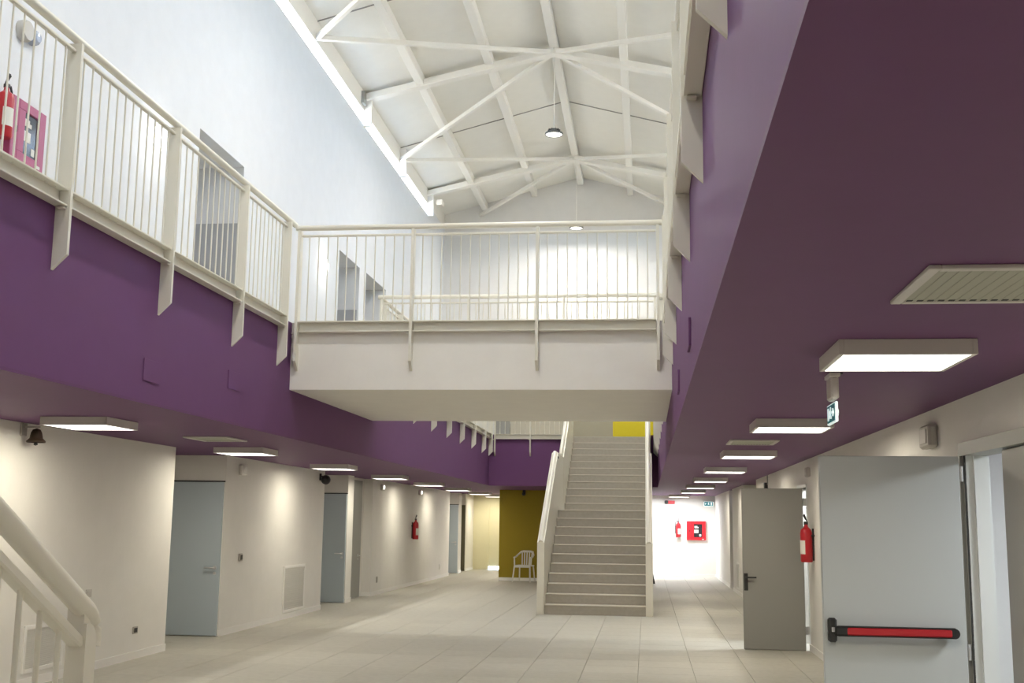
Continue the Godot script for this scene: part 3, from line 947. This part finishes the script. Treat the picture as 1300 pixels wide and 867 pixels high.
func ceiling_vent(label: String, at: Vector3, w: float, l: float) -> void:
	var t := thing("ceiling_vent", label, "vent", at, 0.0, "square air vents in the purple ceilings")
	var f := begin()
	for s in [-1.0, 1.0]:
		cbox(f, V(s * (w * 0.5 - 0.02), -0.008, 0), V(0.04, 0.016, l), 0.003)
		cbox(f, V(0, -0.008, s * (l * 0.5 - 0.02)), V(w - 0.08, 0.016, 0.04), 0.003)
	obj("frame", fin(f), M.case, t)
	obj("backing", one(V(0, -0.002, 0), V(w - 0.06, 0.003, l - 0.06), 0.001), M.gap, t)
	var n := 14
	for i in n:
		var x := -w * 0.5 + 0.05 + (w - 0.1) * i / (n - 1)
		obj("slat", one(V(x, -0.009, 0), V((w - 0.1) / (n - 1) * 0.965, 0.006, l - 0.08), 0.001), M.vent, t)
	for i in n - 1:
		var z := -l * 0.5 + 0.06 + (l - 0.12) * i / (n - 2)
		obj("slat", one(V(0, -0.007, z), V(w - 0.08, 0.006, (l - 0.12) / (n - 2) * 0.95), 0.001), M.vent, t)
	for i in n:
		var x := -w * 0.5 + 0.06 + (w - 0.12) * i / (n - 1)
		obj("slot", one(V(x, -0.0125, -l * 0.5 + 0.055), V(0.022, 0.003, 0.022), 0.001), M.gap, t)

func wall_grille(label: String, at: Vector3, turn: float, w: float, h: float) -> void:
	var t := thing("wall_grille", label, "grille", at, turn)
	var f := begin()
	for s in [-1.0, 1.0]:
		cbox(f, V(s * (w * 0.5 - 0.02), h * 0.5, 0.008), V(0.04, h, 0.016), 0.003)
		cbox(f, V(0, h * 0.5 + s * (h * 0.5 - 0.02), 0.008), V(w - 0.08, 0.04, 0.016), 0.003)
	obj("frame", fin(f), M.skirt, t)
	var n := 20
	for i in n:
		var y := 0.05 + (h - 0.1) * i / (n - 1)
		var b := begin()
		cbox(b, V(0, y, 0.007), V(w - 0.07, (h - 0.1) / n * 0.95, 0.004), 0.001, Basis(Vector3.RIGHT, 0.25))
		obj("slat", fin(b), M.grille, t)

func fittings() -> void:
	var RT := PI / 2     # a thing on the left wall faces +x
	var LT := -PI / 2    # a thing on the right wall faces -x
	extinguisher("red fire extinguisher with pale label on the right wall between the two open doors", V(XR, 1.14, -15.05), LT, M.red)
	extinguisher("red fire extinguisher hung on the left wall between two bright patches", V(XL, 1.13, -28.4), RT, M.red, -1.0)
	extinguisher("red fire extinguisher on the bright end wall beside the red hose cabinet", V(0.97, 1.18, -36.2), 0.0, M.red)
	extinguisher("red fire extinguisher on the upper left wall next to the pink hose cabinet", V(XL, 4.93, -9.25), RT, M.red, -1.0)
	hose_cabinet("red hose cabinet with a dark pane on the bright end wall", V(1.515, 1.1, -36.2), 0.0, M.cabinet_red)
	hose_cabinet("pink-red hose cabinet behind the left gallery railing's bars", V(XL, 4.82, -9.69), RT, M.cabinet_pink)
	exit_sign("small green exit sign hanging edge-on from the right purple ceiling", V(1.06, 2.29, -6.71), RT, 0.30, 0.115)
	var hb := thing("sign_bracket", "grey bracket holding the hanging exit sign under the purple ceiling", "bracket", V(1.06, CEIL, -6.68))
	var bb := begin()
	cbox(bb, V(0, -0.012, 0), V(0.06, 0.024, 0.2), 0.004)
	cbox(bb, V(0, -0.085, 0), V(0.045, 0.13, 0.17), 0.015)
	obj("arm", fin(bb), M.case, hb)
	obj("ceiling_plate", one(V(0.015, -0.004, 0.06), V(0.06, 0.008, 0.06), 0.002), M.dark, hb)
	exit_sign("small green exit sign above the red hose cabinet at the corridor's end", V(1.9, 2.28, -36.12), 0.0, 0.29, 0.14)
	obj("arm", one(V(0, 0.01, -0.04), V(0.32, 0.02, 0.08), 0.004), M.frame, get_node("exit_sign_001"))
	ceiling_vent("square grey air vent in the right purple ceiling before the first light panel", V(1.24, CEIL, -4.14), 0.62, 0.62)
	ceiling_vent("square grey air vent in the right purple ceiling between two light panels", V(1.1, CEIL, -12.2), 0.5, 0.62)
	ceiling_vent("square grey air vent in the left purple ceiling between two light panels", V(-4.68, CEIL, -12.1), 0.5, 0.62)
	wall_grille("pale wall grille low on the left wall beyond the first blue-grey door", V(XL, 0.10, -18.8), RT, 1.15, 0.74)
	wall_grille("pale wall grille low on the left wall behind the stair railing", V(XL, 0.13, -10.8), RT, 0.75, 0.44)
	wall_grille("white wall grille low on the right wall, peeking past the dark grey door", V(XR, 0.12, -27.4), LT, 0.8, 0.6)
	# bell
	var b := thing("alarm_bell", "brown bell on a bracket high on the left wall near the first ceiling panel", "bell", V(XL, 2.27, -10.15), RT)
	var bl := begin()
	lathe(bl, V(0, 0, 0.13), [Vector2(0.085, 0.0), Vector2(0.088, 0.012), Vector2(0.06, 0.04), Vector2(0.05, 0.09), Vector2(0.035, 0.12), Vector2(0.0, 0.135)], 20)
	obj("bell_body", fin(bl), M.bell, b)
	var bc := begin()
	lathe(bc, V(0, -0.03, 0.13), [Vector2(0.0, 0.0), Vector2(0.018, 0.008), Vector2(0.018, 0.02), Vector2(0.005, 0.035), Vector2(0.0, 0.035)], 12)
	obj("clapper", fin(bc), M.dark, b)
	var bk := begin()
	cbox(bk, V(-0.02, 0.12, 0.01), V(0.1, 0.12, 0.02), 0.004)
	bar(bk, V(0, 0.145, 0.01), V(0, 0.145, 0.16), 0.02, 0.012)
	obj("bracket", fin(bk), M.socket, b)
	# black loudspeaker / camera
	for s in [[V(XL, 2.30, -20.1), RT, "black round camera high on the left wall's corner before the second door niche"], [V(-3.35, 2.36, -31.7), 0.0, "small dark camera high on the ochre wall behind the stairs"]]:
		var t := thing("security_camera", s[2], "camera", s[0], s[1], "dark cameras on the walls")
		var c := begin()
		var cr: float = 0.085 if s[1] > 0.1 else 0.05
		var ball := []
		for q in 11:
			var aa := PI * q / 10.0
			ball.append(Vector2(sin(aa) * cr, -cos(aa) * cr))
		lathe(c, V(0, -0.01, 0.11), ball, 20)
		obj("housing", fin(c), M.dark, t)
		var c2 := begin()
		cbox(c2, V(0, 0.04, 0.012), V(0.08, 0.12, 0.024), 0.004)
		bar(c2, V(0, 0.05, 0.01), V(0, 0.05, 0.12), 0.02, 0.02)
		obj("bracket", fin(c2), M.dark, t)
	var cd := thing("wall_sensor", "slim black sensor with a thin cable to the purple ceiling, above the dark grey door", "sensor", V(XR, 2.27, -20.55), LT)
	obj("cable", one(V(0.06, 0.10, 0.006), V(0.09, 0.17, 0.012), 0.003), M.frame, cd)
	obj("case", one(V(0, 0.0, 0.03), V(0.12, 0.11, 0.06), 0.008), M.dark, cd)
	# alarm and emergency boxes
	small_box("alarm_box", "beige emergency light box high on the right wall above the panic-bar door", "alarm", V(XR, 2.255, -8.75), LT, Vector2(0.3, 0.17), 0.07, M.grey_plastic, M.case)
	small_box("alarm_box", "small pale alarm box on the right wall behind the panic-bar door's top", "alarm", V(XR, 2.28, -15.3), LT, Vector2(0.2, 0.12), 0.05, M.grey_plastic, M.case)
	small_box("alarm_box", "small pale alarm box high on the left wall just beyond the first door niche", "alarm", V(XL, 2.28, -16.05), RT, Vector2(0.22, 0.15), 0.06, M.plastic, M.skirt)
	for s in [[-24.9, "by the third niche's corner"], [-29.2, "beyond the hanging extinguisher"]]:
		var e := small_box("spotlight", "small round white emergency lamp high on the left wall, " + s[1], "lamp", V(XL, 2.3, s[0]), RT, Vector2(0.15, 0.13), 0.06, M.case, M.plastic)
		var lz := begin()
		lathe(lz, V(0, 0, 0.065), [Vector2(0.045, 0), Vector2(0.04, 0.02), Vector2(0.0, 0.03)], 14, Basis(V(1, 0, 0), V(0, 0, 1), V(0, -1, 0)))
		obj("glass", fin(lz), M.led, e)
	# sockets and switches
	small_box("wall_socket", "grey socket low on the left wall near the stair railing", "socket", V(XL, 0.32, -12.83), RT, Vector2(0.12, 0.08), 0.01, M.socket, M.dark, "wall sockets")
	small_box("wall_switch", "dark switch at mid height on the left wall beside the first blue-grey door", "switch", V(XL, 1.04, -16.15), RT, Vector2(0.11, 0.11), 0.03, M.socket, M.dark)
	small_box("wall_switch", "pale switch on the left wall just past the stair handrail's end", "switch", V(XL, 0.8, -11.65), RT, Vector2(0.12, 0.08), 0.01, M.case, M.case)
	small_box("wall_socket", "dark socket low on the left wall past the third niche", "socket", V(XL, 0.32, -24.75), RT, Vector2(0.13, 0.13), 0.01, M.socket, M.socket, "wall sockets")
	small_box("wall_socket", "white socket low on the left wall before the far blue-grey door", "socket", V(XL, 0.31, -32.4), RT, Vector2(0.13, 0.16), 0.015, M.plastic, M.plastic, "wall sockets")
	small_box("wall_switch", "grey switch on the bright end wall beside the extinguisher", "switch", V(0.63, 1.34, -36.2), 0.0, Vector2(0.11, 0.08), 0.015, M.case, M.grey_plastic)
	# red siren on the far wall
	var sr := thing("siren", "red alarm siren sign high on the bright end wall under the ceiling", "alarm", V(0.7, 2.25, -36.2))
	obj("case", one(V(0.06, 0, 0.03), V(0.22, 0.1, 0.06), 0.01), M.cabinet_red, sr)
	obj("horn", one(V(-0.09, 0, 0.05), V(0.11, 0.11, 0.1), 0.02), M.gap, sr)
	# upper gallery: alarm lamp by the railing, box on the gable wall
	var u := thing("alarm_lamp", "round grey alarm lamp with bluish lens on the upper left wall behind the railing", "lamp", V(XL, 6.08, -9.62), RT)
	var ub := begin()
	lathe(ub, V(-0.06, 0, 0), [Vector2(0.10, 0.0), Vector2(0.105, 0.05), Vector2(0.09, 0.08), Vector2(0.0, 0.08)], 20, Basis(V(1, 0, 0), V(0, 0, 1), V(0, -1, 0)))
	obj("horn", fin(ub), M.grey_plastic, u)
	var uc := begin()
	lathe(uc, V(0.1, 0, 0), [Vector2(0.07, 0.0), Vector2(0.07, 0.06), Vector2(0.045, 0.09), Vector2(0.0, 0.1)], 16, Basis(V(1, 0, 0), V(0, 0, 1), V(0, -1, 0)))
	obj("lens", fin(uc), M.lens, u)
	small_box("vent_box", "small beige box on the far gable wall beside the second high-bay lamp", "box", V(-1.29, 10.02, ZE), 0.0, Vector2(0.29, 0.085), 0.06, M.cream, M.cream)
	# dark tapering shape beside the stairs, not known what it is
	var wd := begin()
	prism(wd, [Vector2(0.0, 0.0), Vector2(0.16, 0.0), Vector2(0.03, 0.62), Vector2(0.0, 0.62)], V(0.06, 0, -31.6), Vector3.RIGHT, Vector3.UP, V(0, 0, 0.03))
	var w := obj("floor_wedge", fin(wd), M.dark)
	tag(w, "dark tapering shape behind the staircase's right parapet near the floor", "board")

func chair() -> void:
	var t := thing("chair", "white plastic armchair before the ochre wall, left of the stairs", "chair", V(-3.27, 0, -31.15), -0.22)
	var s := begin()
	cbox(s, V(0, 0.43, 0), V(0.44, 0.03, 0.42), 0.012)
	cbox(s, V(0, 0.41, 0.2), V(0.42, 0.05, 0.02), 0.008)
	obj("seat", fin(s), M.chair, t)
	for x in [-1.0, 1.0]:
		var f := begin()
		bar(f, V(x * 0.25, 0.0, 0.24), V(x * 0.215, 0.44, 0.17), 0.04, 0.03, 0.008)
		bar(f, V(x * 0.215, 0.44, 0.17), V(x * 0.225, 0.64, 0.16), 0.035, 0.03, 0.008)
		obj("leg", fin(f), M.chair, t)
		var g := begin()
		bar(g, V(x * 0.22, 0.0, -0.26), V(x * 0.19, 0.44, -0.19), 0.035, 0.03, 0.008)
		obj("leg", fin(g), M.chair, t)
		var a := begin()
		tube(a, [V(x * 0.225, 0.645, 0.18), V(x * 0.235, 0.66, 0.0), V(x * 0.225, 0.71, -0.13), V(x * 0.17, 0.78, -0.22)], 0.022, 8)
		obj("arm", fin(a), M.chair, t)
	var b := begin()
	tube(b, [V(-0.18, 0.78, -0.22), V(-0.1, 0.80, -0.25), V(0.1, 0.80, -0.25), V(0.18, 0.78, -0.22)], 0.028, 10)
	obj("backrest", fin(b), M.chair, t)
	for i in 5:
		var sl := begin()
		var x := -0.14 + 0.07 * i
		bar(sl, V(x * 0.9, 0.43, -0.2), V(x, 0.79, -0.25), 0.032, 0.012, 0.004)
		obj("slat", fin(sl), M.chair, t)
